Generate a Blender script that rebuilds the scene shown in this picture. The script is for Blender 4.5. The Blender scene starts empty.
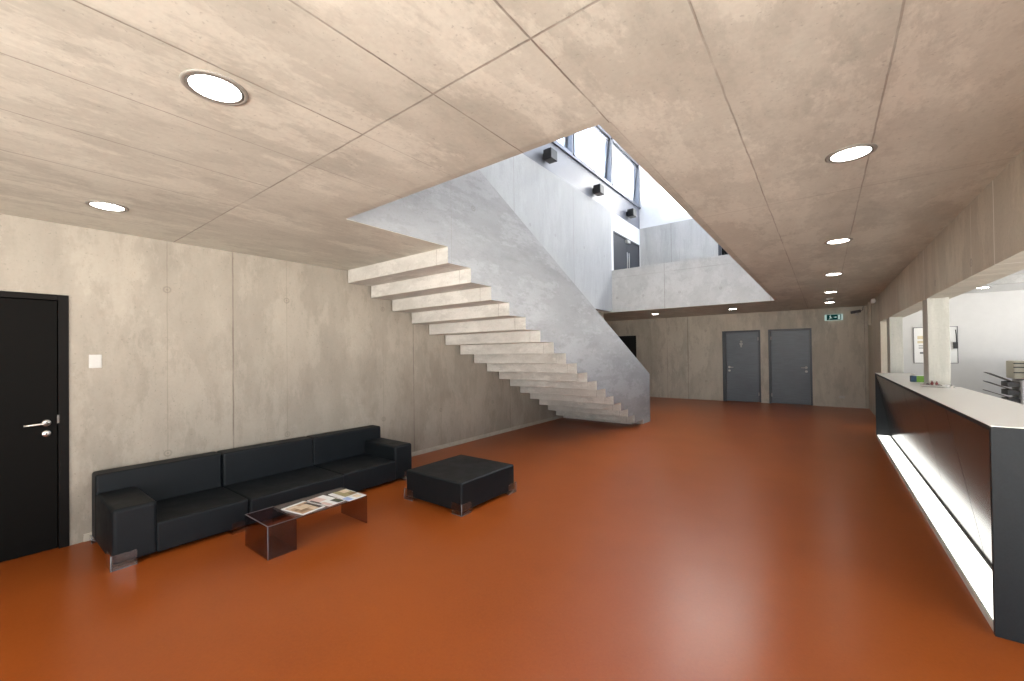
import bpy, bmesh, math, random
from mathutils import Vector, Matrix
random.seed(7)
S = bpy.context.scene
COL = S.collection
PI = math.pi

# ---------------------------------------------------------------- node helper
class NT:
    def __init__(s, name):
        s.m = bpy.data.materials.new(name); s.m.use_nodes = True
        s.t = s.m.node_tree; s.t.nodes.clear()
        s.out = s.t.nodes.new('ShaderNodeOutputMaterial')
        s._sep = None; s._co = None
    def n(s, typ, **kw):
        nd = s.t.nodes.new(typ)
        for k, v in kw.items(): setattr(nd, k, v)
        return nd
    def l(s, a, b): s.t.links.new(a, b)
    def put(s, inp, v):
        if isinstance(v, (int, float, tuple, list)): inp.default_value = v
        else: s.l(v, inp)
    def math(s, op, a, b=0.0, c=None, clamp=False):
        nd = s.n('ShaderNodeMath', operation=op); nd.use_clamp = clamp
        s.put(nd.inputs[0], a); s.put(nd.inputs[1], b)
        if c is not None: s.put(nd.inputs[2], c)
        return nd.outputs[0]
    def co(s):
        if s._co is None: s._co = s.n('ShaderNodeNewGeometry').outputs['Position']
        return s._co
    def ax(s, k):
        if s._sep is None:
            s._sep = s.n('ShaderNodeSeparateXYZ'); s.l(s.co(), s._sep.inputs[0])
        return s._sep.outputs['xyz'.index(k)]
    def noise(s, scale, detail=4.0, rough=0.55, stretch=(1, 1, 1), off=(0, 0, 0)):
        mp = s.n('ShaderNodeMapping'); s.l(s.co(), mp.inputs['Vector'])
        mp.inputs['Scale'].default_value = stretch; mp.inputs['Location'].default_value = off
        nd = s.n('ShaderNodeTexNoise'); s.l(mp.outputs[0], nd.inputs['Vector'])
        nd.inputs['Scale'].default_value = scale; nd.inputs['Detail'].default_value = detail
        nd.inputs['Roughness'].default_value = rough
        return nd.outputs['Fac']
    def remap(s, v, a, b, c=0.0, d=1.0, smooth=False):
        nd = s.n('ShaderNodeMapRange')
        if smooth: nd.interpolation_type = 'SMOOTHSTEP'
        s.put(nd.inputs['Value'], v)
        for k, x in zip(('From Min', 'From Max', 'To Min', 'To Max'), (a, b, c, d)): nd.inputs[k].default_value = x
        return nd.outputs[0]
    def mix(s, f, a, b, typ='MIX'):
        nd = s.n('ShaderNodeMix', data_type='RGBA', blend_type=typ)
        s.put(nd.inputs['Factor'], f)
        for inp, v in ((nd.inputs['A'], a), (nd.inputs['B'], b)):
            if isinstance(v, tuple) and len(v) == 3: v = v + (1.0,)
            s.put(inp, v)
        return nd.outputs['Result']
    def bsdf(s, color, rough=0.5, metal=0.0, spec=0.5, normal=None, coat=0.0):
        b = s.n('ShaderNodeBsdfPrincipled')
        if isinstance(color, tuple) and len(color) == 3: color = color + (1.0,)
        s.put(b.inputs['Base Color'], color); s.put(b.inputs['Roughness'], rough)
        b.inputs['Metallic'].default_value = metal
        b.inputs['Specular IOR Level'].default_value = spec
        b.inputs['Coat Weight'].default_value = coat
        if normal is not None: s.l(normal, b.inputs['Normal'])
        s.l(b.outputs[0], s.out.inputs['Surface'])
        return b
    def bump(s, h, strength=0.2, dist=0.01):
        b = s.n('ShaderNodeBump'); s.l(h, b.inputs['Height'])
        b.inputs['Strength'].default_value = strength; b.inputs['Distance'].default_value = dist
        return b.outputs[0]

def plain(name, col, rough=0.5, metal=0.0, spec=0.5, grain=0.0, gs=60.0, coat=0.0):
    t = NT(name)
    n = t.noise(gs, 3.0)
    c = t.mix(t.remap(n, .35, .65), tuple(x * (1 - grain) for x in col), tuple(min(1, x * (1 + grain)) for x in col))
    nr = t.bump(n, .08, .002) if grain else None
    t.bsdf(c, rough, metal, spec, nr, coat)
    return t.m

def emit(name, col, strength):
    t = NT(name); e = t.n('ShaderNodeEmission')
    e.inputs['Color'].default_value = col + (1,); e.inputs['Strength'].default_value = strength
    t.l(e.outputs[0], t.out.inputs['Surface']); return t.m

def clear(name, tint, rough=0.03, gloss=1.0):
    """thin sheet of glass or acrylic: tinted see-through body with a Fresnel gloss"""
    t = NT(name)
    tr = t.n('ShaderNodeBsdfTransparent'); tr.inputs['Color'].default_value = tint + (1,)
    gl = t.n('ShaderNodeBsdfGlossy'); gl.inputs['Roughness'].default_value = rough
    lw = t.n('ShaderNodeLayerWeight'); lw.inputs['Blend'].default_value = .5
    fr = t.math('ADD', t.math('MULTIPLY', t.math('POWER', lw.outputs['Facing'], 5.0), .96), .04)
    mx = t.n('ShaderNodeMixShader'); t.l(t.math('MULTIPLY', fr, gloss, clamp=True), mx.inputs[0])
    t.l(tr.outputs[0], mx.inputs[1]); t.l(gl.outputs[0], mx.inputs[2])
    t.l(mx.outputs[0], t.out.inputs['Surface']); return t.m

def concrete(name, dark, light, seams=(), holes=(), grain=(1, 1, 0.12), bands=(), rough=0.6, gs=3.0, mott=1.0, panel=None):
    """board-cast concrete. seams: (axis, position, half width, strength, limit axis or None, lo, hi); strength<0 = pale joint.
    holes: (axis a, a, axis b, b) formwork tie holes."""
    t = NT(name)
    big = t.noise(0.55, 6.0, .6)
    med = t.noise(gs, 6.0, .62, grain, (3, 7, 1))
    fine = t.noise(38, 3.0, .6)
    fac = t.math('ADD', t.math('MULTIPLY', big, .35), t.math('MULTIPLY', med, .65))
    col = t.mix(t.remap(fac, .5 - .17 / mott, .5 + .17 / mott), dark, light)
    # patchy laitance and drips
    st = t.noise(2.9, 10.0, .74, tuple(g * .9 for g in grain), (11, 2, 5))
    col = t.mix(t.remap(st, .51, .62, 0, .26 * mott), col, tuple(x * .66 for x in dark))
    st2 = t.noise(2.0, 11.0, .72, grain, (4, 21, 9))
    col = t.mix(t.remap(st2, .505, .545, 0, .36 * mott), col, tuple(min(1, x * 1.18) for x in light))
    st3 = t.noise(9.0, 8.0, .74, tuple(g * .8 for g in grain), (7, 1, 3))
    col = t.mix(t.remap(st3, .54, .60, 0, .26 * mott), col, tuple(x * .8 for x in dark))
    if panel:
        (a1, o1, d1, a2, o2, d2, amt) = panel
        cv = t.n('ShaderNodeCombineXYZ')
        t.l(t.math('FLOOR', t.math('DIVIDE', t.math('SUBTRACT', t.ax(a1), o1), d1)), cv.inputs[0])
        t.l(t.math('FLOOR', t.math('DIVIDE', t.math('SUBTRACT', t.ax(a2), o2), d2)), cv.inputs[1])
        wn = t.n('ShaderNodeTexWhiteNoise'); t.l(cv.outputs[0], wn.inputs['Vector'])
        col = t.mix(t.remap(wn.outputs['Value'], 0, 1, 0, amt), col, tuple(x * .55 for x in dark))
    # pores
    po = t.noise(55, 2.0, .5, (1, 1, 1), (2, 2, 2))
    col = t.mix(t.remap(po, .66, .74, 0, .35), col, tuple(x * .45 for x in dark))
    col = t.mix(t.remap(fine, .35, .65, 0, .10), col, (.2, .17, .14))
    wob = t.math('MULTIPLY', t.math('SUBTRACT', t.noise(5, 4.0), .5), .012)
    brk = t.remap(t.noise(2.2, 5.0, .7, (1, 1, 1), (31, 5, 8)), .33, .6, .25, 1.0)
    tot = None
    for (a, p, w, stg, la, lo, hi) in seams:
        d = t.math('ABSOLUTE', t.math('ADD', t.math('SUBTRACT', t.ax(a), p), wob))
        v = t.remap(d, w * .35, w, 1, 0, True)
        if la:
            v = t.math('MULTIPLY', v, t.math('GREATER_THAN', t.ax(la), lo))
            v = t.math('MULTIPLY', v, t.math('LESS_THAN', t.ax(la), hi))
        if stg < 0:
            col = t.mix(t.math('MULTIPLY', v, -stg), col, (.82, .8, .75)); continue
        v = t.math('MULTIPLY', v, stg)
        tot = v if tot is None else t.math('MAXIMUM', tot, v)
    if tot is not None:
        tot = t.math('MULTIPLY', tot, brk)
        col = t.mix(tot, col, (.16, .13, .105))
    hh = None
    for (a, p, b, q) in holes:
        dx = t.math('SUBTRACT', t.ax(a), p); dy = t.math('SUBTRACT', t.ax(b), q)
        d = t.math('SQRT', t.math('ADD', t.math('MULTIPLY', dx, dx), t.math('MULTIPLY', dy, dy)))
        ring = t.remap(t.math('ABSOLUTE', t.math('SUBTRACT', d, .027)), .003, .010, 1, 0)
        core = t.remap(d, .008, .014, 1, 0)
        v = t.math('MAXIMUM', ring, core)
        hh = v if hh is None else t.math('MAXIMUM', hh, v)
    if hh is not None:
        col = t.mix(t.math('MULTIPLY', hh, .4), col, (.13, .11, .09))
    h = t.math('ADD', t.math('MULTIPLY', med, .6), t.math('MULTIPLY', fine, .25))
    if tot is not None: h = t.math('SUBTRACT', h, tot)
    rg = t.remap(med, .3, .7, rough - .1, rough + .1)
    t.bsdf(col, rg, 0, .4, t.bump(h, .25, .006))
    return t.m

# ---------------------------------------------------------------- mesh helper
class MB:
    def __init__(s, base=(0, 0, 0)):
        s.bm = bmesh.new(); s.base = Vector(base)
    def _merge(s, b, mat):
        for f in b.faces: f.material_index = mat
        me = bpy.data.meshes.new('tmp'); b.to_mesh(me); b.free(); s.bm.from_mesh(me); bpy.data.meshes.remove(me)
    def box(s, lo, hi, bev=0.0, seg=2, mat=0, M=None, smooth=False):
        b = bmesh.new(); bmesh.ops.create_cube(b, size=1.0)
        lo = Vector(lo); hi = Vector(hi); c = (lo + hi) / 2; d = hi - lo
        for v in b.verts: v.co = Vector((v.co.x * d.x, v.co.y * d.y, v.co.z * d.z)) + c
        if bev > 0:
            bmesh.ops.bevel(b, geom=b.edges[:], offset=min(bev, .45 * min(abs(d.x), abs(d.y), abs(d.z))), segments=seg, affect='EDGES', profile=.5)
        if smooth:
            for f in b.faces: f.smooth = True
        if M is not None: bmesh.ops.transform(b, matrix=M, verts=b.verts[:])
        s._merge(b, mat); return s
    def prism(s, pts, axis, a, b_, mat=0, bev=0.0):
        """polygon pts in the two other axes, extruded along axis from a to b_"""
        def P(u, v, w): return {'x': (w, u, v), 'y': (u, w, v), 'z': (u, v, w)}[axis]
        b = bmesh.new()
        lo = [b.verts.new(P(u, v, a)) for u, v in pts]; hi = [b.verts.new(P(u, v, b_)) for u, v in pts]
        n = len(pts); b.faces.new(lo); b.faces.new(hi)
        for i in range(n): b.faces.new((lo[i], lo[(i + 1) % n], hi[(i + 1) % n], hi[i]))
        bmesh.ops.recalc_face_normals(b, faces=b.faces[:])
        if bev: bmesh.ops.bevel(b, geom=b.edges[:], offset=bev, segments=2, affect='EDGES')
        s._merge(b, mat); return s
    def lathe(s, prof, seg=40, M=None, mat=0, arc=2 * PI, smooth=True):
        """prof: (radius, z) list; spun about z"""
        b = bmesh.new(); full = abs(arc - 2 * PI) < 1e-6
        k = seg if full else seg + 1
        rings = []
        for r, z in prof:
            if r < 1e-6: rings.append([b.verts.new((0, 0, z))])
            else: rings.append([b.verts.new((r * math.cos(arc * i / seg), r * math.sin(arc * i / seg), z)) for i in range(k)])
        for A, B in zip(rings, rings[1:]):
            for i in range(seg):
                j = (i + 1) % k
                q = [A[i] if len(A) > 1 else A[0], A[j] if len(A) > 1 else A[0], B[j] if len(B) > 1 else B[0], B[i] if len(B) > 1 else B[0]]
                u = []
                for v in q:
                    if v not in u: u.append(v)
                if len(u) > 2:
                    try: b.faces.new(u)
                    except ValueError: pass
        bmesh.ops.recalc_face_normals(b, faces=b.faces[:])
        for f in b.faces: f.smooth = smooth
        if M is not None: bmesh.ops.transform(b, matrix=M, verts=b.verts[:])
        s._merge(b, mat); return s
    def tube(s, pts, r, seg=10, mat=0):
        b = bmesh.new(); pts = [Vector(p) for p in pts]; rings = []
        for i, p in enumerate(pts):
            d = (pts[min(i + 1, len(pts) - 1)] - pts[max(i - 1, 0)]).normalized()
            u = d.orthogonal().normalized() if i == 0 else (u - d * u.dot(d)).normalized()
            w = d.cross(u)
            rings.append([b.verts.new(p + (u * math.cos(2 * PI * k / seg) + w * math.sin(2 * PI * k / seg)) * r) for k in range(seg)])
        for A, B in zip(rings, rings[1:]):
            for k in range(seg): b.faces.new((A[k], A[(k + 1) % seg], B[(k + 1) % seg], B[k]))
        b.faces.new(rings[0]); b.faces.new(rings[-1])
        bmesh.ops.recalc_face_normals(b, faces=b.faces[:])
        for f in b.faces: f.smooth = len(f.verts) == 4
        s._merge(b, mat); return s
    def build(s, name, mats, parent=None, wn=False):
        bmesh.ops.translate(s.bm, vec=-s.base, verts=s.bm.verts[:])
        me = bpy.data.meshes.new(name); s.bm.to_mesh(me); s.bm.free()
        for m in (mats if isinstance(mats, (list, tuple)) else [mats]): me.materials.append(m)
        o = bpy.data.objects.new(name, me); COL.objects.link(o)
        if parent is not None: o.parent = parent
        else: o.location = s.base
        if wn:
            md = o.modifiers.new('wn', 'WEIGHTED_NORMAL'); md.keep_sharp = True
        return o

def tag(o, label, cat, group=None):
    o['label'] = label; o['category'] = cat
    if group: o['group'] = group
    return o
def thing(name, label, cat, loc, group=None):
    o = bpy.data.objects.new(name, None); COL.objects.link(o); o.location = loc
    o.empty_display_size = .1
    return tag(o, label, cat, group)
def struct(o, label=None, cat=None):
    o['kind'] = 'structure'
    if label: o['label'] = label
    if cat: o['category'] = cat
    return o

# ---------------------------------------------------------------- key sizes (metres), camera at x=0,y=0
XL, XB, YF, YB, ZC, ZU = -5.05, .925, 14.21, 11.08, 2.685, 2.985
XP, XPI = -3.13, -3.31           # stair parapet faces
XU, YU = -4.78, 13.38            # upper floor wall planes
VX, VY = -.87, 1.888             # edges of the opening in the ceiling
XO, YBK = 6.6, -3.2              # office window wall, glazed front behind the camera

# ---------------------------------------------------------------- materials
C1 = (.30, .255, .205); C2 = (.50, .445, .375)
def w_seams():
    r = []
    for k in (1.724, 4.158, 6.60, 9.03): r.append(('y', k, .010, .95, None, 0, 0))
    for k in (1.17, 2.28, 3.61, 4.72, 6.05, 7.15): r.append(('y', k, .006, .38, None, 0, 0))
    return r
M_wall = concrete('concrete_left_wall', (.235, .205, .167), (.40, .358, .296), w_seams(),
                  [('y', y, 'z', z) for y in (1.17, 2.28, 3.61, 4.72, 6.05) for z in (.64, 2.215)], (1, 1, .4), mott=.72, panel=('y', 1.724, 2.434, 'z', 0, 5, .22))
cs = [('y', 1.22, .007, .75, None, 0, 0)]
for i, x in enumerate((-.82, -1.33, -1.86, -2.39, -2.93, -3.50, -4.05, -4.6)):
    cs.append(('x', x, .006, (.8, .95, .9, .6, .75, .8, .5, .4)[i], 'y', -9, 1.22))
for x, k in ((-.82, .95), (-1.33, .85), (-1.86, .4), (-2.40, .75), (-3.48, .4), (-4.3, .35)): cs.append(('x', x, .0055, k, 'y', 1.22, 1.9))
for x, k in ((-.33, .85), (.226, .75), (-.815, .55)): cs.append(('x', x, .006, k * .8, 'y', -9 if x > -.5 else 1.9, 20))
for y, k in ((3.75, .4), (6.25, .45), (8.7, .35), (11.1, .4)): cs.append(('y', y, .009, k, 'x', -.9, .95))
cs += [('y', VY - .02, .05, .32, 'x', -3.1, VX + .05), ('x', VX + .02, .05, .35, 'y', VY - .03, 11)]
M_ceil = concrete('concrete_ceiling', (.425, .412, .350), (.62, .608, .530), cs, (), (1, .42, 1), rough=.5, gs=2.4, mott=1.1, panel=('x', -.815, .529, 'y', 1.22, 2.46, .16))
M_beam = concrete('concrete_beam', (.40, .36, .28), (.60, .555, .46),
                  [('y', y, .011, -.75, None, 0, 0) for y in (6.6, 4.172)] + [('y', y, .009, -.4, None, 0, 0) for y in (4.71, 8.45)] + [('y', 6.03, .008, .3, None, 0, 0)],
                  [('y', 4.72, 'z', 2.22), ('y', 6.02, 'z', 2.23)], (1, 1, .35), mott=.7)
M_far = concrete('concrete_far_wall', (.39, .352, .288), (.575, .53, .445),
                 [('x', -3.54, .012, .9, None, 0, 0), ('x', -4.2, .009, .6, None, 0, 0), ('x', .86, .010, .6, None, 0, 0), ('x', -4.75, .008, .4, None, 0, 0)],
                 [('x', -3.0, 'z', .6), ('x', -3.0, 'z', 2.2)], (1, 1, .3))
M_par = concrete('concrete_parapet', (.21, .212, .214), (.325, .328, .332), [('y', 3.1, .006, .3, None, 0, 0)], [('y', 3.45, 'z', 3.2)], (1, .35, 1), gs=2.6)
M_step = concrete('concrete_steps', (.45, .43, .39), (.64, .62, .575), [('x', -3.305, .007, .55, None, 0, 0)], (), (.5, 1, 1), gs=4)
M_up = concrete('concrete_upper_wall', (.305, .313, .32), (.43, .438, .445),
                [('y', 6.45, .010, .6, None, 0, 0), ('y', 8.85, .010, .6, None, 0, 0), ('y', 7.6, .006, .3, None, 0, 0), ('y', 10.0, .006, .3, None, 0, 0)],
                [('y', y, 'z', 4.2) for y in (7.0, 8.0, 9.4, 10.6)], (1, 1, .3), mott=.45)
M_balc = concrete('concrete_balcony', (.40, .395, .385), (.545, .54, .53),
                  [('x', -3.32, .010, .75, None, 0, 0), ('z', 3.655, .008, .4, None, 0, 0), ('x', -.95, .01, .6, None, 0, 0)],
                  [('x', x, 'z', 3.085) for x in (-4.63, -3.89, -2.94, -1.98)], (1, 1, .8), mott=.7)
M_upfar = concrete('concrete_upper_far', (.36, .352, .34), (.50, .492, .475), [('x', -3.78, .010, .7, None, 0, 0)], (), mott=.8)
M_col = concrete('concrete_column', (.40, .40, .355), (.55, .545, .49), (), (), (1, 1, .15), gs=4, mott=.8)
M_base = plain('painted_skirting', (.40, .36, .30), .6, grain=.08, gs=12)
M_white = plain('white_paint', (.80, .80, .80), .7, grain=.015, gs=8)
M_office = plain('office_white_paint', (.56, .555, .55), .7, grain=.015, gs=8)
M_grey = plain('grey_lavender_cladding', (.155, .16, .185), .35, grain=.03, gs=5)

def floor_mat():
    t = NT('rust_linoleum')
    a = t.noise(1.1, 6, .6); b = t.noise(46, 4, .65)
    col = t.mix(t.remap(a, .35, .65), (.265, .060, .0098), (.300, .071, .0122))
    col = t.mix(t.remap(b, .40, .70, 0, .22), col, (.35, .090, .0165))
    col = t.mix(t.remap(b, .25, .46, .16, 0), col, (.21, .048, .009))
    c = t.noise(95, 2, .5)
    col = t.mix(t.remap(c, .62, .70, 0, .11), col, (.42, .17, .065))
    col = t.mix(t.remap(c, .30, .38, .08, 0), col, (.14, .03, .006))
    t.bsdf(col, .285, 0, .25); return t.m
M_floor = floor_mat()

def leather():
    t = NT('black_upholstery')
    n = t.noise(420, 2); b = t.noise(7, 4)
    col = t.mix(b, (.0045, .0062, .0078), (.0070, .0095, .0118))
    t.bsdf(col, t.remap(b, .3, .7, .48, .58), 0, .23, t.bump(n, .18, .001)); return t.m
M_sofa = leather()
M_clear = clear('clear_acrylic', (.93, .94, .95), .10, 2.2)
M_cglint = plain('clear_edge_highlight', (.20, .215, .23), .15, spec=.8, grain=.02)  # highlight colour painted along the acrylic foot edges
M_smoke = clear('smoked_acrylic', (.70, .63, .655), .05, 1.6)
M_glass = clear('window_glass', (.93, .95, .97), .02, 1.0)
M_blackdoor = plain('black_door_laminate', (.0045, .004, .0035), .6, spec=.06, grain=.06, gs=30)
M_blackframe = plain('black_door_frame', (.007, .006, .0055), .55, spec=.08, grain=.05, gs=30)
M_dark = plain('dark_doorway_shade', (.004, .004, .004), .7, grain=.05)
M_steel = plain('brushed_steel', (.62, .60, .56), .28, 1.0, grain=.04, gs=90)
M_alu = plain('window_aluminium', (.15, .16, .185), .35, .6, grain=.04)
def wooddoor():
    t = NT('grey_stained_door')
    n = t.noise(9, 6, .65, (.35, 1, 6)); b = t.noise(1.2, 3)
    col = t.mix(t.remap(n, .3, .7), (.085, .103, .125), (.150, .172, .20))
    col = t.mix(t.remap(b, .4, .7, 0, .3), col, (.07, .08, .095))
    t.bsdf(col, .42, 0, .5, t.bump(n, .08, .002)); return t.m
M_door = wooddoor()
M_dframe = plain('dark_grey_door_frame', (.045, .052, .060), .42, grain=.06)
M_updoor = plain('anthracite_door', (.040, .043, .052), .45, grain=.05)
M_ring = plain('downlight_ring', (.26, .245, .215), .5, .2, grain=.04)
M_recess = plain('downlight_reveal', (.12, .11, .10), .5, grain=.04)
M_lamp = emit('lit_diffuser', (1, .96, .88), 32.0)
M_glow = emit('lit_counter_strip', (1, .985, .92), 2.7)
M_rail = plain('grey_metal_rail', (.22, .215, .20), .4, .3, grain=.04)
M_lip = plain('pale_glass_edge', (.72, .76, .66), .25, grain=.03)
M_ctop = plain('white_worktop', (.82, .80, .75), .32, grain=.015)
M_cblack = plain('black_counter_cladding', (.014, .017, .019), .5, spec=.22, grain=.08, gs=90)
def panelmat():
    t = NT('dark_glossy_panel'); n = t.noise(3, 3)
    t.bsdf(t.mix(n, (.030, .021, .017), (.040, .029, .024)), .15, 0, .55); return t.m
M_panel = panelmat()
M_sw = plain('white_plastic', (.52, .51, .48), .4, grain=.01)
M_blk = plain('black_plastic', (.02, .02, .022), .42, grain=.05)
M_box = plain('black_spotlight', (.012, .013, .015), .5, grain=.05)
M_paper = plain('white_paper', (.78, .78, .77), .6, grain=.02)
M_green = emit('backlit_sign_green', (.002, .030, .026), 1.0)
M_signw = emit('backlit_sign_white', (.62, .80, .74), .6)
def solid(n, c, r=.55): return plain(n, c, r, grain=.06, gs=40)

# ================================================================= SETTING
m = MB().box((-8.3, YBK - .2, -.2), (3.4, 1.6, 0)).box((-8.3, 1.6, -.2), (1.168, YF + .3, 0)); struct(m.build('floor', M_floor))
m = MB().box((1.168, 1.6, -.2), (3.4, 2.4, 0)).box((1.168, 2.4, -.2), (XO + .2, YF + .3, 0)); struct(m.build('floor_office', plain('pale_grey_floor', (.56, .55, .53), .4, grain=.04, gs=20)))  # unseen office floor, made pale to bounce neutral light onto the hall ceiling
# ceiling slab with the stair opening
m = MB()
m.box((-5.3, YBK - .2, ZC), (1.15, VY, ZU))
m.box((-5.3, VY, ZC), (XP - .004, 3.047, ZU))
m.box((VX, VY, ZC), (1.15, YB, ZU))
m.box((-8.3, YB + .012, ZC), (1.15, YF + .3, ZU)); m.box((VX, YB, ZC), (1.15, YB + .012, ZU))
struct(m.build('ceiling', M_ceil))
m = MB().box((1.15, YBK - .2, 2.83), (3.4, YF + .3, ZU)).box((3.4, 2.4, 2.83), (XO + .2, YF + .3, ZU)); struct(m.build('ceiling_office', M_office))
# left wall (with the black door's opening)
m = MB()
m.box((XL - .22, .518, 0), (XL, YB, ZC)); m.box((XL - .22, -.48, 2.09), (XL, .518, ZC)); m.box((XL - .22, YBK, 0), (XL, -.48, ZC))
m.box((XL - .22, 3.05, ZC), (XL, YB, ZC + .02))
m.box((XL - .26, -.6, 0), (XL - .221, .7, 2.2))
struct(m.build('wall_left', M_wall))
m = MB().box((XL, .60, 0), (XL + .012, 8.9, .065), .003); struct(m.build('baseboard_left', M_base))
# far wall with two grey doors and a dark doorway
m = MB()
for a, b in ((-8.3, -6.25), (-5.26, -2.52), (-1.50, -1.30), (-.265, 1.15)): m.box((a, YF, 0), (b, YF + .22, ZC))
m.box((-2.52, YF, 2.162), (-1.50, YF + .22, ZC)); m.box((-1.30, YF, 2.162), (-.265, YF + .22, ZC)); m.box((-6.25, YF, 2.13), (-5.26, YF + .22, ZC))
m.box((-8.3, YF + .221, 0), (1.15, YF + .3, ZC))
struct(m.build('wall_far', M_far))
m = MB().box((-8.3, YB, 0), (-8.1, YF, ZC)).box((-8.3, YB - .2, 0), (XL - .22, YB, ZC)); struct(m.build('wall_alcove', M_far))
# header beam on the right, wall piece at its far end and behind the camera
m = MB()
m.box((XB, 1.2, 2.115), (1.15, YF, ZC)); m.box((1.15, YBK, 2.686), (1.16, YF, 2.83))
m.box((XB, 11.23, 0), (1.15, YF, 2.115)); m.box((XB, 1.2, 0), (1.15, 1.45, 2.115))
struct(m.build('wall_right', M_beam))
for y0, y1, lab in ((6.47, 6.75, 'concrete column rising from the white countertop behind the tray'), (9.81, 10.2, 'concrete column at the far end of the counter')):
    o = MB((1.012, (y0 + y1) / 2, 0)).box((XB + .002, y0, 0), (1.10, y1, 2.114), .006).build('column', M_col); struct(o, lab, 'column')
# office behind the counter
m = MB().box((1.15, YF, 0), (XO + .2, YF + .22, 2.83)); struct(m.build('wall_office_far', M_office))
m = MB()
m.box((XO, 2.4, 0), (XO + .2, YF, .65)); m.box((XO, 2.4, 2.45), (XO + .2, YF, 2.83)); m.box((3.4, 2.4, 0), (XO + .2, 2.6, 2.83))
for y in (2.4, 5.0, 7.8, 10.6, 13.6): m.box((XO, y, .65), (XO + .2, y + .6, 2.45))
m.box((3.2, YBK, 2.65), (3.4, 2.6, 2.83)); m.box((3.2, YBK, 0), (3.4, 2.6, .06))
for y in (-3.2, -.4, 2.4): m.box((3.2, y, .06), (3.4, y + .2, 2.65))
struct(m.build('wall_office_right', M_office))
# glazed front behind the camera: piers, sill and mullions
m = MB()
m.box((-5.27, YBK - .2, 2.6), (3.4, YBK, ZU)); m.box((-5.27, YBK - .2, 0), (3.4, YBK, .08))
m.box((-5.27, YBK - .2, .08), (-3.6, YBK, 2.6))  # solid infill added across the left bays to dim the left wall
for x in (-3.6, -2.3, -.8, 1.2, 3.24): m.box((x, YBK - .2, .08), (x + .16, YBK, 2.6))
struct(m.build('wall_front', M_far))

# unseen canopy added to block the sun from the glazed front
m = MB().box((-5.27, YBK - 3.6, 2.8), (3.4, YBK - .2, ZU)); struct(m.build('added_sun_canopy', M_far))
# ---- upper floor seen through the opening
m = MB().box((XL, 1.0, ZC + .021), (XU, YB, 5.58)); struct(m.build('wall_upper_left', M_up))
m = MB()
m.box((XL, 1.0, 5.58), (XU, YU, 6.30)); m.box((XL, 1.0, 7.72), (XU, YU, 8.05))
struct(m.build('wall_upper_strip', M_grey))
m = MB()
m.box((XL, YB, 5.05), (XU, YU, 5.579)); m.box((XL, YB, ZU), (XU, 11.22, 5.05)); m.box((XL, 13.32, ZU), (XU, YU, 5.05)); m.box((XL, 1.0, 8.05), (XU, YU, 8.3))
struct(m.build('wall_upper_white', M_white))
m = MB().box((XU - .3, YU, ZU), (-2.44, YU + .2, 5.60)).box((-1.4, YU, ZU), (3.2, YU + .2, 5.60)).box((-2.44, YU, 5.05), (-1.4, YU + .2, 5.6)); struct(m.build('wall_upper_far', M_upfar))
m = MB().box((XU - .3, YU, 5.60), (3.2, YU + .2, 8.3)); struct(m.build('wall_upper_far_white', M_white))
m = MB().box((3.0, -.2, ZU), (3.2, YU, 6.4)).box((3.0, -.2, 7.8), (3.2, YU, 8.3))
for y in (-.2, 2.6, 5.3, 8.0, 10.7, 13.2): m.box((3.0, y, 6.4), (3.2, y + .16, 7.8))
m.box((XL, -.2, ZU), (3.2, 0, 8.3)).box((XL, -.2, ZU), (XU, 1.0, 8.3)); struct(m.build('wall_upper_right', M_white))
m = MB()
m.box((XL, -.2, 8.3), (3.2, 10.7, 8.5)); m.box((XL, 12.95, 8.3), (3.2, YU + .2, 8.5))
m.box((XL, 10.7, 8.3), (-4.2, 12.95, 8.5)); m.box((2.2, 10.7, 8.3), (3.2, 12.95, 8.5))
for x in (-2.7, -1.1, .5): m.box((x, 10.7, 8.42), (x + .06, 12.95, 8.5))
struct(m.build('ceiling_upper', M_white))
# balcony parapet at the far edge of the opening
m = MB().box((XU, YB, ZC + .001), (3.0, YB + .18, 3.88), .004); struct(m.build('wall_balcony', M_balc))

# clerestory windows, each a frame with a tilted sash
for k, (y0, y1) in enumerate(((6.72, 8.86), (8.90, 11.14), (11.18, 13.36))):
    rt = bpy.data.objects.new('window_%d' % (k + 1), None); COL.objects.link(rt); rt.location = (XU, (y0 + y1) / 2, 6.30); struct(rt)
    B = (XU, (y0 + y1) / 2, 6.30)
    f = MB(B); z0, z1 = 6.30, 7.72
    for lo, hi in (((XU - .16, y0, z0), (XU + .02, y1, z0 + .07)), ((XU - .16, y0, z1 - .06), (XU + .02, y1, z1)), ((XU - .16, y0, z0), (XU + .02, y0 + .05, z1)), ((XU - .16, y1 - .05, z0), (XU + .02, y1, z1))): f.box(lo, hi, .004)
    f.build('window_frame', M_alu, rt)
    T = Matrix.Translation((XU - .04, 0, z1 - .06)) @ Matrix.Rotation(math.radians(6), 4, 'Y') @ Matrix.Translation((-(XU - .04), 0, -(z1 - .06)))
    g = MB(B); a0, a1, c0, c1 = y0 + .06, y1 - .06, z0 + .10, z1 - .07
    for lo, hi in (((XU - .07, a0, c0), (XU - .03, a1, c0 + .05)), ((XU - .07, a0, c1 - .05), (XU - .03, a1, c1)), ((XU - .07, a0, c0), (XU - .03, a0 + .05, c1)), ((XU - .07, a1 - .05, c0), (XU - .03, a1, c1))): g.box(lo, hi, .004, M=T)
    sh = g.build('sash', M_alu, rt)
    g = MB(B); g.box((XU - .055, a0 + .05, c0 + .05), (XU - .045, a1 - .05, c1 - .05), M=T); g.build('pane', M_glass, sh)
# ledge line under the clerestory
m = MB().box((XU, 1.0, 6.25), (XU + .05, YU, 6.30), .004); struct(m.build('trim_1', M_alu))

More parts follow.
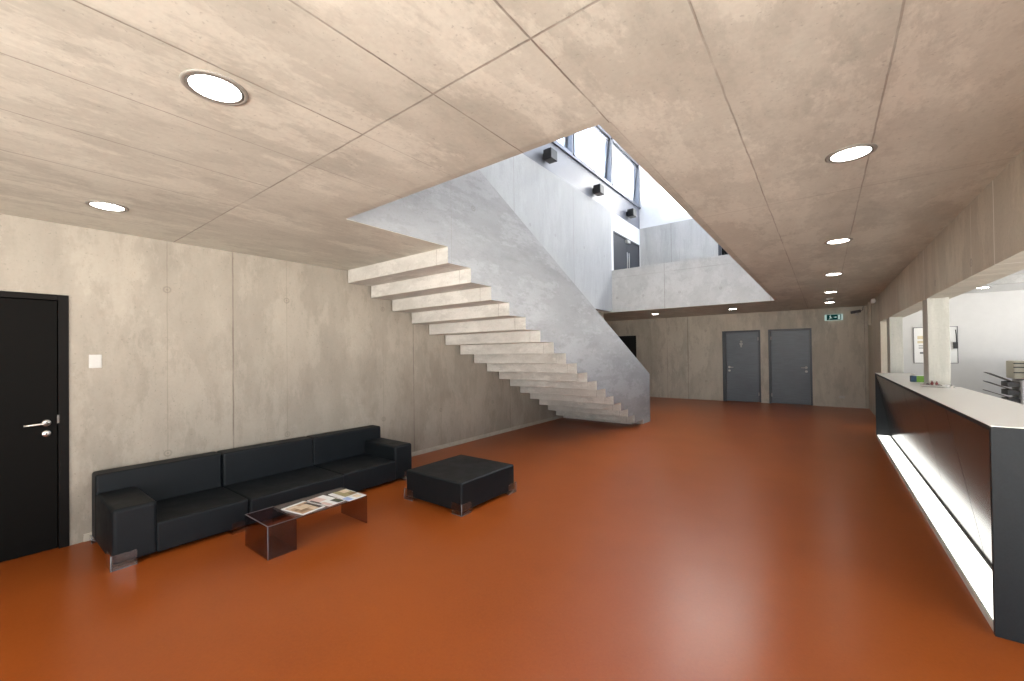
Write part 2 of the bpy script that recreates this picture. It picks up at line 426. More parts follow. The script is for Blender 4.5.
# ---- doors
def door(n, x0, x1, ztop, handle_side, frame_l, mats, sign=False):
    rt = bpy.data.objects.new(n, None); COL.objects.link(rt); B = ((x0 + x1) / 2, YF, 0); rt.location = B; struct(rt)
    f = MB(B); fw = .05
    f.box((x0, YF - .012, 0), (x0 + frame_l, YF + .1, ztop), .003); f.box((x1 - fw, YF - .012, 0), (x1, YF + .1, ztop), .003); f.box((x0 + frame_l, YF - .012, ztop - fw), (x1 - fw, YF + .1, ztop), .003)
    f.build('door_frame', mats[1], rt)
    lf = MB(B).box((x0 + frame_l + .004, YF + .012, .012), (x1 - fw - .004, YF + .06, ztop - fw - .004), .003).build('door_leaf', mats[0], rt)
    hx = (x0 + frame_l + .085) if handle_side < 0 else (x1 - fw - .085)
    h = MB(B)
    for z in (1.055, .945): h.lathe([(0, .010), (.030, .010), (.034, .006), (.034, 0)], 20, Matrix.Translation((hx, YF + .012, z)) @ Matrix.Rotation(PI / 2, 4, 'X'))
    h.tube([(hx, YF + .008, 1.05), (hx, YF - .045, 1.05)], .009); h.tube([(hx, YF - .04, 1.05), (hx - handle_side * .12, YF - .04, 1.05)], .010)
    h.build('door_handle', M_steel, rt)
    hg = MB(B); gx = x1 - fw - .006 if handle_side < 0 else x0 + frame_l + .006
    for z in (.25, 1.9): hg.tube([(gx, YF + .002, z - .05), (gx, YF + .002, z + .05)], .009)
    hg.build('hinge', M_steel, rt)
    if sign:
        s = MB(B); sx, sz = -2.005, 1.755; y = YF + .004
        s.lathe([(0, .004), (.034, .004), (.034, 0)], 20, Matrix.Translation((sx, YF + .012, sz + .075)) @ Matrix.Rotation(PI / 2, 4, 'X'))
        s.prism([(sx - .045, sz + .03), (sx + .045, sz + .03), (sx + .038, sz - .03), (sx + .022, sz - .03), (sx + .02, sz - .1), (sx - .02, sz - .1), (sx - .022, sz - .03), (sx - .038, sz - .03)], 'y', YF + .006, YF + .012)
        so = s.build('toilet_pictogram', M_sw, rt); so['label'] = 'white figure pictogram'
    return rt
d = door('door_1', -2.52, -1.50, 2.162, -1, .10, (M_door, M_dframe), True)
d = door('door_2', -1.30, -.265, 2.162, 1, .06, (M_door, M_dframe))
rt = bpy.data.objects.new('door_3', None); COL.objects.link(rt); rt.location = (-5.75, YF, 0); struct(rt)
B = (-5.75, YF, 0)
MB(B).box((-6.25, YF + .10, 0), (-5.26, YF + .14, 2.13)).build('door_leaf', M_dark, rt)  # black sheet stands for the shaded interior of the doorway
MB(B).box((-5.31, YF + .05, 0), (-5.26, YF + .10, 2.13)).box((-6.25, YF + .05, 2.08), (-5.31, YF + .10, 2.13)).build('door_frame', M_dark, rt)
# black door on the left wall
rt = bpy.data.objects.new('door_4', None); COL.objects.link(rt); B = (XL, .02, 0); rt.location = B; struct(rt)
MB(B).box((XL - .12, .458, 0), (XL + .012, .518, 2.09), .003).box((XL - .12, -.48, 0), (XL + .012, -.42, 2.09), .003).box((XL - .12, -.42, 2.043), (XL + .012, .458, 2.09), .003).build('door_frame', M_blackframe, rt)
MB(B).box((XL - .07, -.416, .006), (XL - .008, .454, 2.039), .003).build('door_leaf', M_blackdoor, rt)
h = MB(B); RX = Matrix.Rotation(PI / 2, 4, 'Y')
for z in (1.04, .954): h.lathe([(0, .012), (.022, .012), (.0265, .008), (.0265, 0)], 28, Matrix.Translation((XL - .008, .393, z)) @ RX)
h.tube([(XL, .393, 1.04), (XL + .042, .393, 1.04)], .009); h.tube([(XL + .04, .399, 1.04), (XL + .045, .385, 1.04), (XL + .046, .27, 1.034)], .0095)
h.build('door_handle', M_steel, rt)
MB(B).box((XL + .003, .389, .944), (XL + .0055, .397, .962)).build('keyhole', M_blk, rt)
MB(B).box((XL + .010, .450, 1.03), (XL + .0135, .462, 1.10), .001).build('strike_plate', M_recess, rt)
# upper double door and the dark door end
rt = bpy.data.objects.new('door_5', None); COL.objects.link(rt); B = (XU, 12.27, ZU); rt.location = B; struct(rt)
MB(B).box((XU - .1, 11.222, ZU), (XU + .008, 11.262, 5.049)).box((XU - .1, 13.278, ZU), (XU + .008, 13.318, 5.049)).box((XU - .1, 11.262, 5.0), (XU + .008, 13.278, 5.049)).build('door_frame', M_updoor, rt)
for a, b in ((11.265, 12.262), (12.268, 13.275)): MB(B).box((XU - .06, a, ZU + .01), (XU - .01, b, 4.996), .003).build('door_leaf', M_updoor, rt)
MB(B).box((XU - .01, 12.15, 4.90), (XU + .06, 12.40, 4.985), .006).build('door_closer', M_sw, rt)
h = MB(B)
for y in (12.19, 12.34): h.tube([(XU + .03, y, 3.9), (XU + .03, y, 4.6)], .011)
h.build('door_handle', M_steel, rt)
rt = bpy.data.objects.new('door_6', None); COL.objects.link(rt); B = (-1.9, YU, ZU); rt.location = B; struct(rt)
MB(B).box((-2.44, YU - .01, ZU), (-2.36, YU + .1, 5.05), .003).box((-2.36, YU - .01, 4.98), (-1.4, YU + .1, 5.05), .003).build('door_frame', M_updoor, rt)
MB(B).box((-2.355, YU + .03, ZU), (-1.4, YU + .08, 4.975), .003).build('door_leaf', M_blackdoor, rt)

# ================================================================= STAIR
st = thing('staircase', 'pale concrete staircase with stepped underside and solid sloping parapet', 'staircase', (-4.07, 8.5, 0))
B = (-4.07, 8.5, 0); RUN, RI = .35, .161
yb = lambda i: 3.047 + RUN * i
zb = lambda i: 2.516 - RI * i
for i in range(16):
    y1 = yb(i + 1) if i < 15 else 8.75
    MB(B).box((-5.012, yb(i), zb(i)), (XPI, y1, zb(i) + .322), .004, 1).build('step', M_step, st)
MB(B).box((-5.012, 8.62, 0), (XPI, 8.98, .28), .003, 1).build('step', M_step, st)
# parapet with its saw-toothed foot
pts = [(9.25, 0), (9.25, 1.062), (3.05, 3.905), (1.888, 3.905), (1.888, ZC + .004), (3.047, ZC + .004)]
for i in range(16):
    pts.append((yb(i), zb(i)))
    pts.append((yb(i + 1) if i < 15 else 8.80, zb(i)))
pts.append((8.80, 0))
m = MB(B); m.prism(pts, 'x', XPI, XP); pp = m.build('parapet', [M_par], st)
# the stepped foot is cast with the treads: same pale finish on the faces below
pp.data.materials.append(M_step)
for f in pp.data.polygons:
    c = f.center + Vector(B)
    if abs(f.normal.x) < .1 and 3.0 < c.y < 8.9 and c.z < zb((c.y - 3.047) / RUN) + .2 and c.z < 2.685: f.material_index = 1

# ================================================================= CEILING LAMPS
def downlight(loc, label, r=.118, group='round recessed ceiling downlights'):
    t = thing('downlight', label, 'ceiling light', loc, group)
    x, y, z = loc
    T = Matrix.Translation(loc)
    MB(loc).lathe([(r * .84, -.002), (r * .86, -.006), (r * .96, -.006), (r, -.003), (r, 0), (r * .84, 0)], 48, T).build('ring', M_ring, t)
    MB(loc).lathe([(r * .76, -.001), (r * .78, -.006), (r * .85, -.006), (r * .85, -.001)], 48, T).build('reveal', M_recess, t)
    MB(loc).lathe([(0, -.0055), (r * .70, -.005), (r * .775, -.002)], 48, T).build('diffuser', M_lamp, t)
    return t
LBL = [((-2.015, .63), 'largest ceiling downlight, at upper left of the photo, nearest the camera'),
       ((-4.21, .63), 'ceiling downlight nearest the left wall, above the end of the sofa'),
       ((.14, 3.07), 'nearest downlight in the right-hand row, above the near end of the counter'),
       ((.137, 5.47), 'second downlight of the right-hand row, beyond the largest one there'),
       ((.134, 7.84), 'third downlight of the right-hand row, above the middle of the counter'),
       ((.13, 10.24), 'fourth downlight of the right-hand row, above the far end of the counter'),
       ((.128, 12.45), 'last downlight of the right-hand row, close above the exit sign'),
       ((-1.95, 12.5), 'downlight in front of the far wall, above the pictogram door'),
       ((-4.03, 12.5), 'downlight beneath the balcony, just right of the stair parapet')]
for (x, y), lab in LBL: downlight((x, y, ZC), lab)
downlight((2.71, 13.0, 2.83), 'round downlight in the white office ceiling behind the beam')
t = thing('smoke_detector', 'small pale disc on the ceiling between the last two row downlights', 'smoke detector', (.128, 11.43, ZC))
MB((.128, 11.43, ZC)).lathe([(0, -.04), (.05, -.038), (.062, -.024), (.062, -.012)], 28, Matrix.Translation((.128, 11.43, ZC))).build('cover', M_sw, t)
MB((.128, 11.43, ZC)).lathe([(.075, -.012), (.078, -.002), (.078, 0), (0, 0), (0, -.012), (.075, -.012)], 28, Matrix.Translation((.128, 11.43, ZC))).build('base', M_sw, t)

# black spotlights on the upper strip
for k, (y, lab) in enumerate(((7.58, 'nearest of the three black box spotlights on the grey strip'), (9.98, 'middle black box spotlight on the grey strip under the windows'), (12.3, 'farthest black box spotlight, above the upstairs double door'))):
    B = (XU, y, 5.80)
    t = thing('wall_spotlight', lab, 'wall light', B, 'black wall spotlights upstairs')
    MB(B).box((XU, y - .07, 5.74), (XU + .05, y + .07, 5.86), .005).build('bracket', M_box, t)
    MB(B).box((XU + .05, y - .13, 5.69), (XU + .25, y + .13, 5.91), .012).build('housing', M_box, t)
    MB(B).box((XU + .075, y - .105, 5.684), (XU + .225, y + .105, 5.6895)).build('lens', M_recess, t)

# ================================================================= WALL ITEMS
B = (XL, .677, 1.535)
t = thing('light_switch', 'small white square switch on the concrete beside the black door', 'light switch', B)
MB(B).box((XL, .636, 1.477), (XL + .009, .716, 1.592), .004).build('plate', M_sw, t)
MB(B).box((XL + .009, .646, 1.492), (XL + .014, .706, 1.577), .003).build('rocker', M_sw, t)
B = (.37, YF, .27)
t = thing('wall_socket', 'small white socket low on the far wall right of the doors', 'socket', B)
MB(B).box((.31, YF - .010, .235), (.43, YF, .305), .004).build('plate', M_sw, t)
MB(B).lathe([(0, .002), (.022, .002), (.026, .004), (.026, 0)], 20, Matrix.Translation((.37, YF - .010, .27)) @ Matrix.Rotation(PI / 2, 4, 'X')).build('outlet', M_sw, t)
# exit sign
B = (.225, YF, 2.345)
t = thing('exit_sign', 'green and white emergency exit sign box on the far wall', 'exit sign', B)
MB(B).box((.03, YF - .07, 2.345), (.42, YF, 2.505), .006).build('housing', M_signw, t)
MB(B).box((.075, YF - .076, 2.352), (.385, YF - .0695, 2.498), .002).build('panel', M_green, t)
s = MB(B); y0, y1 = YF - .080, YF - .0755
s.lathe([(0, .003), (.011, .003), (.011, 0)], 14, Matrix.Translation((.155, y1, 2.468)) @ Matrix.Rotation(PI / 2, 4, 'X'))
s.prism([(.13, 2.452), (.165, 2.456), (.172, 2.425), (.195, 2.405), (.188, 2.396), (.160, 2.412), (.152, 2.385), (.120, 2.372), (.116, 2.381), (.140, 2.393), (.146, 2.425)], 'y', y0, y1)
s.prism([(.225, 2.418), (.265, 2.418), (.265, 2.402), (.295, 2.426), (.265, 2.450), (.265, 2.434), (.225, 2.434)], 'y', y0, y1)
s.box((.315, y0, 2.368), (.365, y1, 2.484))
s.build('pictogram', M_signw, t)
# emergency light
B = (.685, YF, 2.53)
t = thing('emergency_light', 'dark bracket lamp on the far wall right of the exit sign', 'emergency light', B)
R3 = Matrix.Translation((.685, YF, 2.535)) @ Matrix.Rotation(math.radians(-9), 4, 'Y') @ Matrix.Translation((-.685, -YF, -2.535))
MB(B).box((.58, YF - .11, 2.505), (.79, YF - .02, 2.575), .012, M=R3).build('housing', solid('dark_grey_housing', (.055, .05, .055)), t)
MB(B).box((.66, YF - .02, 2.5), (.72, YF, 2.57), .004).build('wall_bracket', M_blk, t)
MB(B).lathe([(0, -.065), (.022, -.06), (.030, -.03), (.026, -.0), (0, 0)], 20, Matrix.Translation((.70, YF - .07, 2.508))).build('lamp_globe', M_sw, t)
MB(B).tube([(.79, YF - .008, 2.56), (.83, YF - .008, 2.58), (.84, YF - .008, 2.684)], .006).build('cable', M_blk, t)
# motion sensor in the corner under the ceiling
B = (XB, 12.0, 2.60)
t = thing('motion_sensor', 'small white cube sensor high on the beam by the far corner', 'sensor', B)
MB(B).box((XB - .085, 11.94, 2.555), (XB - .015, 12.05, 2.655), .008).build('body', M_sw, t)
MB(B).box((XB - .015, 11.965, 2.58), (XB, 12.025, 2.63), .003).build('mount', M_sw, t)
MB(B).box((XB - .089, 11.955, 2.575), (XB - .0845, 12.035, 2.605), .002).build('lens', M_paper, t)
# plain half-round shell in the beam's concrete
B = (XB, 13.3, 2.14)
t = thing('half_round_cover', 'narrow half-round concrete-coloured cover hanging from the ceiling in the far right corner', 'duct cover', B)
MB(B).lathe([(0, 2.14), (.03, 2.14), (.058, 2.155), (.065, 2.19), (.065, 2.684)], 24, Matrix.Translation((XB + .01, 13.3, 0)) @ Matrix.Rotation(PI / 2, 4, 'Z'), arc=PI).build('shell', M_beam, t)

# ================================================================= SOFA
t = thing('sofa', 'long low black three-module sofa on clear block feet along the left wall', 'sofa', (-4.6, 2.03, 0)); B = (-4.6, 2.03, 0)
XF = -4.18
mods = ((.645, 1.548, 0), (1.552, 2.468, .025), (2.472, 3.41, 0))
for k, (a, b, dx) in enumerate(mods):
    s0 = a + (.252 if k == 0 else 0); s1 = b - (.252 if k == 2 else 0)
    MB(B).box((-4.99, a + .02, .045), (XF - .03, b - .02, .15), .012, 3, smooth=True).build('base', M_blk, t, True)
    MB(B).box((-4.83, s0, .032), (XF + dx, s1, .268), .018, 4, smooth=True).build('seat', M_sofa, t, True)
    MB(B).box((-5.02, a, .032), (-4.83 + dx * .6, b, .592), .022, 5, smooth=True).build('backrest', M_sofa, t, True)
for a, b in ((.645, .905), (3.15, 3.41)):
    MB(B).box((-4.84, a, .032), (XF, b, .44), .028, 5, smooth=True).build('armrest', M_sofa, t, True)
def corner(m, x, y, sx, sy, h=.115, L=.15, th=.013):
    """clear L bracket whose outer corner is x,y; arms run towards sx, sy"""
    def bx(x0, x1, y0, y1, z0, z1): m.box((min(x0, x1), min(y0, y1), z0), (max(x0, x1), max(y0, y1), z1), .004, 2)
    bx(x, x + sx * L, y, y + sy * th, 0, h); bx(x, x + sx * th, y, y + sy * L, 0, h)
    bx(x + sx * .001, x + sx * (L - .001), y + sy * .001, y + sy * (L - .001), .001, .026)
    e = .0035  # opaque tubes stand in for highlights on the outer edges
    m.tube([(x + sx * e, y + sy * e, .002), (x + sx * e, y + sy * e, h - .001)], .004, 8, 1)
    m.tube([(x + sx * e, y + sy * e, .004), (x + sx * L, y + sy * e, .004)], .0032, 6, 1); m.tube([(x + sx * e, y + sy * e, .004), (x + sx * e, y + sy * L, .004)], .0032, 6, 1)
for (x, y, sx, sy) in ((XF + .014, .631, -1, 1), (XF + .014, 3.424, -1, -1), (-5.0, .631, 1, 1), (-5.0, 3.424, 1, -1)):
    m = MB(B); corner(m, x, y, sx, sy, .115 if x > -4.9 else .06, .15 if x > -4.9 else .06); m.build('foot', [M_clear, M_cglint], t)['label'] = 'clear acrylic foot'
for y in (1.55, 2.47):
    m = MB(B); x = XF + .014
    m.box((x + .002, y - .15, 0), (x + .013, y + .0, .10), .003); m.box((x - .12, y - .15, 0), (x + .012, y, .026), .003)
    m.build('foot', M_clear, t)['label'] = 'clear acrylic foot'
# ottoman
t = thing('ottoman', 'low square black ottoman on clear corner feet beside the sofa', 'ottoman', (-3.215, 3.295, 0)); B = (-3.215, 3.295, 0)
MB(B).box((-3.63, 2.87, .03), (-2.80, 3.72, .312), .020, 4, smooth=True).build('cushion', M_sofa, t, True)
for (x, y, sx, sy) in ((-3.645, 2.855, 1, 1), (-2.785, 2.855, -1, 1), (-3.645, 3.735, 1, -1), (-2.785, 3.735, -1, -1)):
    m = MB(B); corner(m, x, y, sx, sy, .115, .14); m.build('foot', [M_clear, M_cglint], t)

# ================================================================= SMOKED ACRYLIC TABLE
t = thing('coffee_table', 'low smoked acrylic coffee table with open magazine bin at one end', 'coffee table', (-3.62, 1.82, 0)); B = (-3.62, 1.82, 0)
x0, x1, yA, yBm, yC, zt, th = -3.835, -3.405, 1.385, 1.605, 2.245, .255, .009
m = MB(B)
m.box((x0, yA, 0), (x1, yA + th, zt), .003).box((x0, yA + th, 0), (x0 + th, yBm, zt), .003).box((x1 - th, yA + th, 0), (x1, yBm, zt), .003).box((x0 + th, yBm - th, 0), (x1 - th, yBm, zt - th), .003).box((x0 + th, yA + th, .004), (x1 - th, yBm - th, .004 + th), .002)
m.build('magazine_bin', M_smoke, t)
MB(B).box((x0, yBm, zt - th), (x1, yC - th, zt), .003).build('table_top', M_smoke, t)
MB(B).box((x0, yC - th, 0), (x1, yC, zt), .003).build('end_panel', M_smoke, t)
# polished bright edges of the sheet
M_edge = plain('polished_acrylic_edge', (.10, .09, .105), .3, grain=.03)
m = MB(B)
for lo, hi in (((x0, yA, zt), (x1, yA + th, zt + .002)), ((x0, yA, zt), (x0 + th, yBm, zt + .002)), ((x1 - th, yA, zt), (x1, yBm, zt + .002))): m.box(lo, hi)
m.tube([(x1 - .002, yA + .002, .002), (x1 - .002, yA + .002, zt)], .004, 8)
m.build('polished_edge', M_edge, t)

# magazines
P_tan = solid('photo_tan', (.45, .30, .19)); P_dk = solid('photo_dark_brown', (.05, .03, .025)); P_pink = solid('photo_pale_pink', (.66, .50, .46)); P_ol = solid('photo_olive', (.33, .29, .15)); P_gr = solid('photo_dark_green', (.05, .06, .035)); P_blue = solid('photo_pale_blue', (.32, .42, .68)); P_skin = solid('photo_cream', (.68, .56, .42)); P_gold = solid('photo_brown', (.24, .15, .08))
def magazine(cx, cy, w, d, rot, thick, blobs, label, z=zt + .003):
    loc = (cx, cy, z)
    t = thing('magazine', label, 'magazine', loc, 'magazines on the coffee table'); t.rotation_euler = (0, 0, rot)
    MB().box((-w / 2 + .002, -d / 2 + .002, 0), (w / 2 - .002, d / 2 - .002, thick), .001, 1).build('pages', M_paper, t)
    mats = [M_paper]; m = MB()
    m.box((-w / 2, -d / 2, thick), (w / 2, d / 2, thick + .0012))
    for (u0, v0, u1, v1, mt) in blobs:
        if mt not in mats: mats.append(mt)
        k = mats.index(mt)
        if isinstance(u0, tuple):
            pass
        m.box((-w / 2 + w * u0, -d / 2 + d * v0, thick + .0011), (-w / 2 + w * u1, -d / 2 + d * v1, thick + .0014 + .00012 * len(mats)), mat=k)
    m.build('cover', mats, t); return t
magazine(-3.565, 1.735, .285, .215, math.radians(10), .006,
         [(.12, .06, .93, .95, P_tan), (.2, .78, .93, .95, P_dk), (.3, .3, .62, .8, P_skin), (.62, .15, .8, .5, P_gold), (.66, .55, .9, .78, P_skin), (.15, .1, .3, .5, P_skin), (.45, .12, .58, .28, P_gold)],
         'magazine with brown photo cover, on the table nearest the bin')
magazine(-3.575, 1.942, .30, .165, math.radians(9), .004,
         [(.0, .05, .45, .6, P_pink), (.55, .05, .95, .30, P_pink), (.60, .58, .98, .95, P_gr), (.12, .0, .6, .12, P_dk)],
         'white and pink magazine between the other two on the table', zt + .003)
for o in [x for x in COL.objects if x.name.startswith('magazine.001')]: o.location.z = zt + .0035
magazine(-3.555, 2.135, .32, .185, math.radians(3), .005,
         [(0.0, .25, .62, .95, P_ol), (.02, .55, .3, .92, P_skin), (.42, .62, .60, .95, P_gold), (.68, .0, .98, .3, P_blue), (.70, .5, .95, .8, P_paper if False else P_skin)],
         'white magazine with olive block and blue edge, farthest from the bin', zt + .003)

# ================================================================= COUNTER
Y0, Y1, XC, XK, ZT = 3.347, 9.70, .714, 1.17, 1.135
B = (.94, 6.5, 0)
t = thing('reception_counter', 'long black reception counter with white top and lit strip along its foot', 'counter', B)
# worktop, notched round the column
top = [(XC, Y0), (XK, Y0), (XK, 6.465), (XB - .004, 6.465), (XB - .004, 6.755), (XK, 6.755), (XK, Y1), (XC, Y1)]
MB(B).prism(top, 'z', ZT - .004, ZT).build('worktop', M_ctop, t)
MB(B).prism([(XC + .002, Y0 + .002), (XC + .002, Y1 - .002), (XC + .03, Y1 - .002), (XC + .03, Y0 + .002)], 'z', ZT - .030, ZT - .004).build('top_edge', M_cblack, t)
for a, b in ((Y0, Y0 + .028), (Y1 - .028, Y1)): MB(B).box((XC, a, .0), (XK, b, ZT - .004), .001, 1).build('end_panel', M_cblack, t)
N = 6; L = (Y1 - Y0 - .056) / N
for k in range(N):
    a = Y0 + .028 + L * k + .002; b = a + L - .010
    MB(B).prism([(XC + .006, ZT - .030), (XC + .026, ZT - .030), (.930, .03), (.907, .03)], 'y', a, b).build('front_panel', M_panel, t)
MB(B).prism([(XC + .028, ZT - .032), (XC + .033, ZT - .032), (.948, .03), (.94, .03)], 'y', Y0 + .03, Y1 - .03).build('backing_board', M_blk, t)
MB(B).box((XK - .02, Y0 + .03, 0), (XK - .002, 6.46, ZT - .005)).box((XK - .02, 6.76, 0), (XK - .002, Y1 - .03, ZT - .005)).build('back_panel', M_cblack, t)
MB(B).box((XC + .004, Y0 + .029, 0), (XC + .013, Y1 - .029, .048), .001, 1).build('strip_lip', M_lip, t)
MB(B).box((XC + .017, Y0 + .029, 0), (.888, Y1 - .029, .044)).build('light_strip', M_glow, t)
MB(B).box((.889, Y0 + .029, 0), (.905, Y1 - .029, .0445), .001, 1).build('strip_rail', M_rail, t)

# things on the counter
t = thing('leaflet_box', 'small blue and green box of leaflets on the counter left of the column', 'box', (.94, 7.22, ZT)); B = (.94, 7.22, ZT)
RZ = Matrix.Translation((.94, 7.22, ZT)) @ Matrix.Rotation(math.radians(8), 4, 'Z')
MB(B).box((-.068, -.03, .001), (.068, .03, .078), .002, M=RZ).build('carton', [solid('leaf_green', (.13, .28, .025))], t)
MB(B).box((-.07, -.0315, .002), (-.022, .031, .0785), .002, M=RZ).build('sleeve', [solid('cover_blue', (.02, .06, .11))], t)
MB(B).box((-.05, -.02, .078), (.05, .02, .088), .002, M=RZ).build('leaflets', M_paper, t)
t = thing('tray', 'shallow white tray of sweets on the counter in front of the column', 'tray', (.945, 6.355, ZT)); B = (.945, 6.355, ZT)
def ell(m, rx, ry, prof, M): m.lathe(prof, 36, M @ Matrix.Diagonal((rx, ry, 1, 1)))
T = Matrix.Translation((.945, 6.355, ZT)) @ Matrix.Rotation(math.radians(-57), 4, 'Z')
m = MB(B); ell(m, .145, .062, [(0, .004), (.85, .004), (.96, .026), (1.0, .026), (.92, 0), (0, 0)], T); m.build('dish', M_sw, t)
S_red = solid('dark_red_wrapper', (.16, .02, .02), .35); S_br = solid('brown_wrapper', (.07, .035, .03), .35); S_wh = solid('white_wrapper', (.7, .68, .64), .4)
def sweet(u, v, mat, lab, grp, rot, z=.0055):
    p = T @ Vector((u, v, z)); u *= .85; p = T @ Vector((u, v * .8, z)); t = thing('wrapped_sweet', lab, 'sweet', p, grp); t.rotation_euler = (0, 0, rot)
    t['label'] = lab
    RXm = Matrix.Translation((0, 0, .016)) @ Matrix.Rotation(PI / 2, 4, 'Y')
    if mat is S_red: RXm = Matrix.Translation((0, 0, .031))
    MB().lathe([(0, -.02), (.008, -.017), (.012, -.008), (.012, .008), (.008, .017), (0, .02)], 14, RXm).build('body', mat, t)
    MB().lathe([(0, .019), (.010, .030), (.0, .028)], 8, RXm).build('twist', mat, t)
    MB().lathe([(0, -.019), (.010, -.030), (.0, -.028)], 8, RXm).build('twist', mat, t)
for u, v, r in ((-.025, .01, .3), (.005, -.02, 1.2), (.035, .012, .8)): sweet(u, v, S_red, 'dark red wrapped sweet in the white tray by the column', 'dark red sweets in the tray', r)
for u, v, r in ((-.075, -.005, .5), (.085, -.008, 2.1)): sweet(u, v, S_br, 'brown wrapped sweet in the white tray by the column', 'brown sweets in the tray', r)
for u, v, r in ((-.11, .015, 1.5), (.115, .016, .2), (-.045, .035, .9), (.075, .042, 2.5)): sweet(u, v, S_wh, 'white wrapped sweet in the white tray by the column', 'white sweets in the tray', r)
t = thing('card_holder', 'small white card holder right of the tray on the counter', 'card holder', (1.09, 6.30, ZT)); B = (1.05, 6.30, ZT); t.location = B
MB(B).prism([(1.01, ZT), (1.09, ZT), (1.09, ZT + .012), (1.075, ZT + .035), (1.06, ZT + .012), (1.01, ZT + .01)], 'y', 6.25, 6.35).build('stand', M_sw, t)
MB(B).box((1.03, 6.26, ZT + .012), (1.058, 6.34, ZT + .032), .001).build('cards', M_paper, t)

# ================================================================= OFFICE ITEMS
B = (2.16, YF, 1.2)
t = thing('notice_board', 'white notice board with thin grey frame on the office wall behind the column', 'notice board', B)
a, b, c, d_ = 1.79, 2.53, 1.20, 2.06
MB(B).box((a, YF - .012, c), (b, YF - .002, d_), .001).build('surface', M_paper, t)
f = MB(B); w = .014
for lo, hi in (((a - w, c - w), (a, d_ + w)), ((b, c - w), (b + w, d_ + w)), ((a, c - w), (b, c)), ((a, d_), (b, d_ + w))): f.box((lo[0], YF - .022, lo[1]), (hi[0], YF - .002, hi[1]), .002)
f.build('frame', solid('board_frame_grey', (.13, .13, .14)), t)
pl = solid('yellowed_sheet', (.62, .54, .36)); dk = solid('grey_print', (.12, .12, .13))
m = MB(B)
m.box((1.85, YF - .0135, 1.78), (2.14, YF - .0119, 1.86), mat=0).box((1.85, YF - .0135, 1.68), (2.14, YF - .0119, 1.74), mat=0)
for z in (1.62, 1.58, 1.55): m.box((1.87, YF - .0135, z), (2.15, YF - .0119, z + .012), mat=1)
m.box((1.89, YF - .0135, 1.42), (2.13, YF - .0119, 1.465), mat=1)
m.build('printed_notices', [pl, dk], t)
B = (2.50, YF - .022, 1.54)
t = thing('pen_box', 'small black box hanging on the right edge of the notice board', 'box', B)
MB(B).box((2.455, YF - .075, 1.54), (2.535, YF - .023, 1.695), .004).build('body', M_blk, t)
MB(B).tube([(2.515, YF - .045, 1.695), (2.512, YF - .04, 1.86), (2.503, YF - .035, 1.99)], .009).build('pen', M_blk, t)

B = (3.55, 13.2, 0)
t = thing('photocopier', 'pale grey photocopier with fanned output trays in the office', 'photocopier', B)
gP = solid('copier_grey', (.56, .55, .57)); gB = solid('copier_beige', (.45, .42, .34)); gD = solid('copier_dark', (.06, .058, .06)); gL = solid('copier_lilac', (.50, .50, .60)); gT = solid('copier_tray', (.10, .085, .075))
MB(B).box((3.42, 12.9, .02), (4.1, 13.6, .95), .015).build('body', gL, t)
MB(B).box((3.28, 12.95, .02), (3.40, 13.55, .88), .01).build('finisher', gP, t)
MB(B).box((3.385, 12.96, .05), (3.43, 13.5, .84)).build('finisher_gap', gD, t)
MB(B).box((3.38, 12.88, .95), (4.1, 13.6, 1.10), .015).build('scanner', gP, t)
MB(B).box((3.36, 12.92, 1.10), (4.08, 13.58, 1.28), .03, 3).build('document_feeder', solid('copier_white', (.68, .68, .66)), t)
MB(B).box((3.20, 13.05, .90), (3.37, 13.55, 1.27), .02, 2).build('paper_feed', gB, t)
for z in (1.02, 1.13, 1.21): MB(B).box((3.19, 13.03, z), (3.375, 13.06, z + .022), .004).build('feed_slot', gD, t)
for k, z in enumerate((.80, .63, .46)):
    m = MB(B); ang = math.radians(28 - 3 * k)
    R4 = Matrix.Translation((3.27, 13.25, z)) @ Matrix.Rotation(ang, 4, 'Y')
    m.box((-.47, -.2, -.006), (0, .2, .006), .003, M=R4)
    m.build('output_tray', gT, t)
    m = MB(B); m.box((3.10, 13.06, z - .07), (3.28, 13.44, z + .035), .012); m.build('tray_support', gD, t)
for x, y in ((3.47, 12.95), (4.05, 12.95), (3.47, 13.55), (4.05, 13.55)):
    MB(B).lathe([(0, 0), (.02, 0), (.022, .01), (.02, .025), (0, .025)], 12, Matrix.Translation((x, y, 0))).build('foot', M_blk, t)

t.location.x -= .07

# ================================================================= LIGHT
w = bpy.data.worlds.new('sky'); S.world = w; w.use_nodes = True
nt = w.node_tree; nt.nodes.clear()
tc = nt.nodes.new('ShaderNodeTexCoord'); sp = nt.nodes.new('ShaderNodeSeparateXYZ'); nt.links.new(tc.outputs['Generated'], sp.inputs[0])
cr = nt.nodes.new('ShaderNodeValToRGB'); mr = nt.nodes.new('ShaderNodeMapRange'); mr.inputs['From Min'].default_value = -1; nt.links.new(sp.outputs['Z'], mr.inputs['Value']); nt.links.new(mr.outputs[0], cr.inputs[0])
e = cr.color_ramp.elements; e[0].position = .0; e[0].color = (2.85, 2.78, 2.62, 1); e[1].position = 1.0; e[1].color = (.36, .52, .84, 1)
k = e.new(.47); k.color = (2.85, 2.78, 2.62, 1); k = e.new(.53); k.color = (.72, .78, .86, 1)
bg = nt.nodes.new('ShaderNodeBackground'); bg.inputs['Strength'].default_value = 5.5
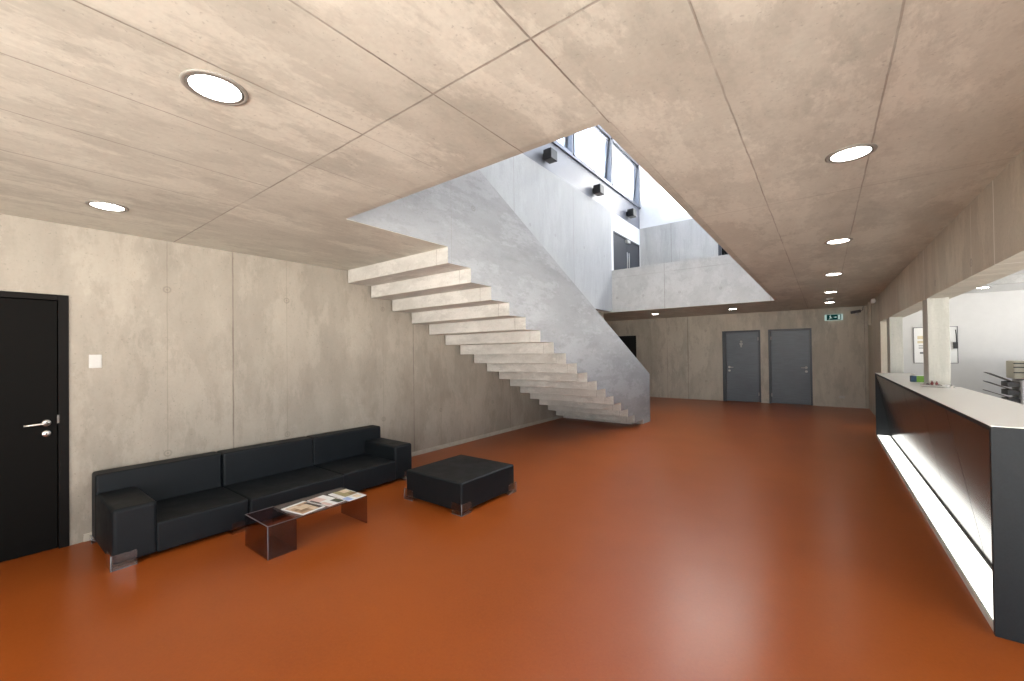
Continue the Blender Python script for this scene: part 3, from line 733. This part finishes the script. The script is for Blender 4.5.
nt.links.new(cr.outputs[0], bg.inputs['Color']); wo = nt.nodes.new('ShaderNodeOutputWorld'); nt.links.new(bg.outputs[0], wo.inputs['Surface'])
sl = bpy.data.lights.new('sun', 'SUN'); sl.energy = 46; sl.angle = math.radians(4); sl.color = (1, .97, .92)
so = bpy.data.objects.new('sun', sl); COL.objects.link(so); so.location = (0, 0, 20)
so.rotation_euler = Vector((.06, .72, -.70)).to_track_quat('-Z', 'Y').to_euler()
def portal(loc, rot, sx, sy):
    l = bpy.data.lights.new('window_daylight', 'AREA'); l.shape = 'RECTANGLE'; l.size = sx; l.size_y = sy; l.cycles.is_portal = True
    o = bpy.data.objects.new('window_daylight', l); COL.objects.link(o); o.location = loc; o.rotation_euler = rot
portal((-.1, YBK - .1, 1.34), (PI / 2, 0, 0), 6.8, 2.52)
portal((3.3, -.4, 1.35), (0, PI / 2, 0), 2.6, 5.6)
portal((XO + .1, 8.2, 1.55), (0, PI / 2, 0), 1.8, 11.4)
portal((-1, 11.82, 8.4), (0, 0, 0), 6.4, 2.25)
portal((3.1, 6.6, 7.1), (0, PI / 2, 0), 1.4, 13.2)
portal((XU - .2, 7.2, 7.0), (0, -PI / 2, 0), 1.4, 12.4)

# ================================================================= CAMERA
cam = bpy.data.cameras.new('camera'); co = bpy.data.objects.new('camera', cam); COL.objects.link(co); S.camera = co
cam.sensor_width = 36; cam.lens = 412.532 * 36 / 1024; cam.shift_y = (349.603 - 340.5) / 1024; cam.clip_start = .05
Rm = Matrix(((.797628346, .0152708779, .602955903), (.603020892, .000432670056, -.797725276), (-.0124428463, .9998833, -.00886354854)))
co.matrix_world = Matrix.Translation((0, 0, 1.56)) @ Rm.to_4x4()

S.view_settings.view_transform = 'Standard'; S.view_settings.look = 'None'
S.view_settings.gamma = 1; S.view_settings.use_curve_mapping = False
S.view_settings.exposure = 0.0
S.cycles.use_denoising = True
S.cycles.max_bounces = 12; S.cycles.diffuse_bounces = 6; S.cycles.glossy_bounces = 5; S.cycles.transparent_max_bounces = 16
S.cycles.sample_clamp_indirect = 8
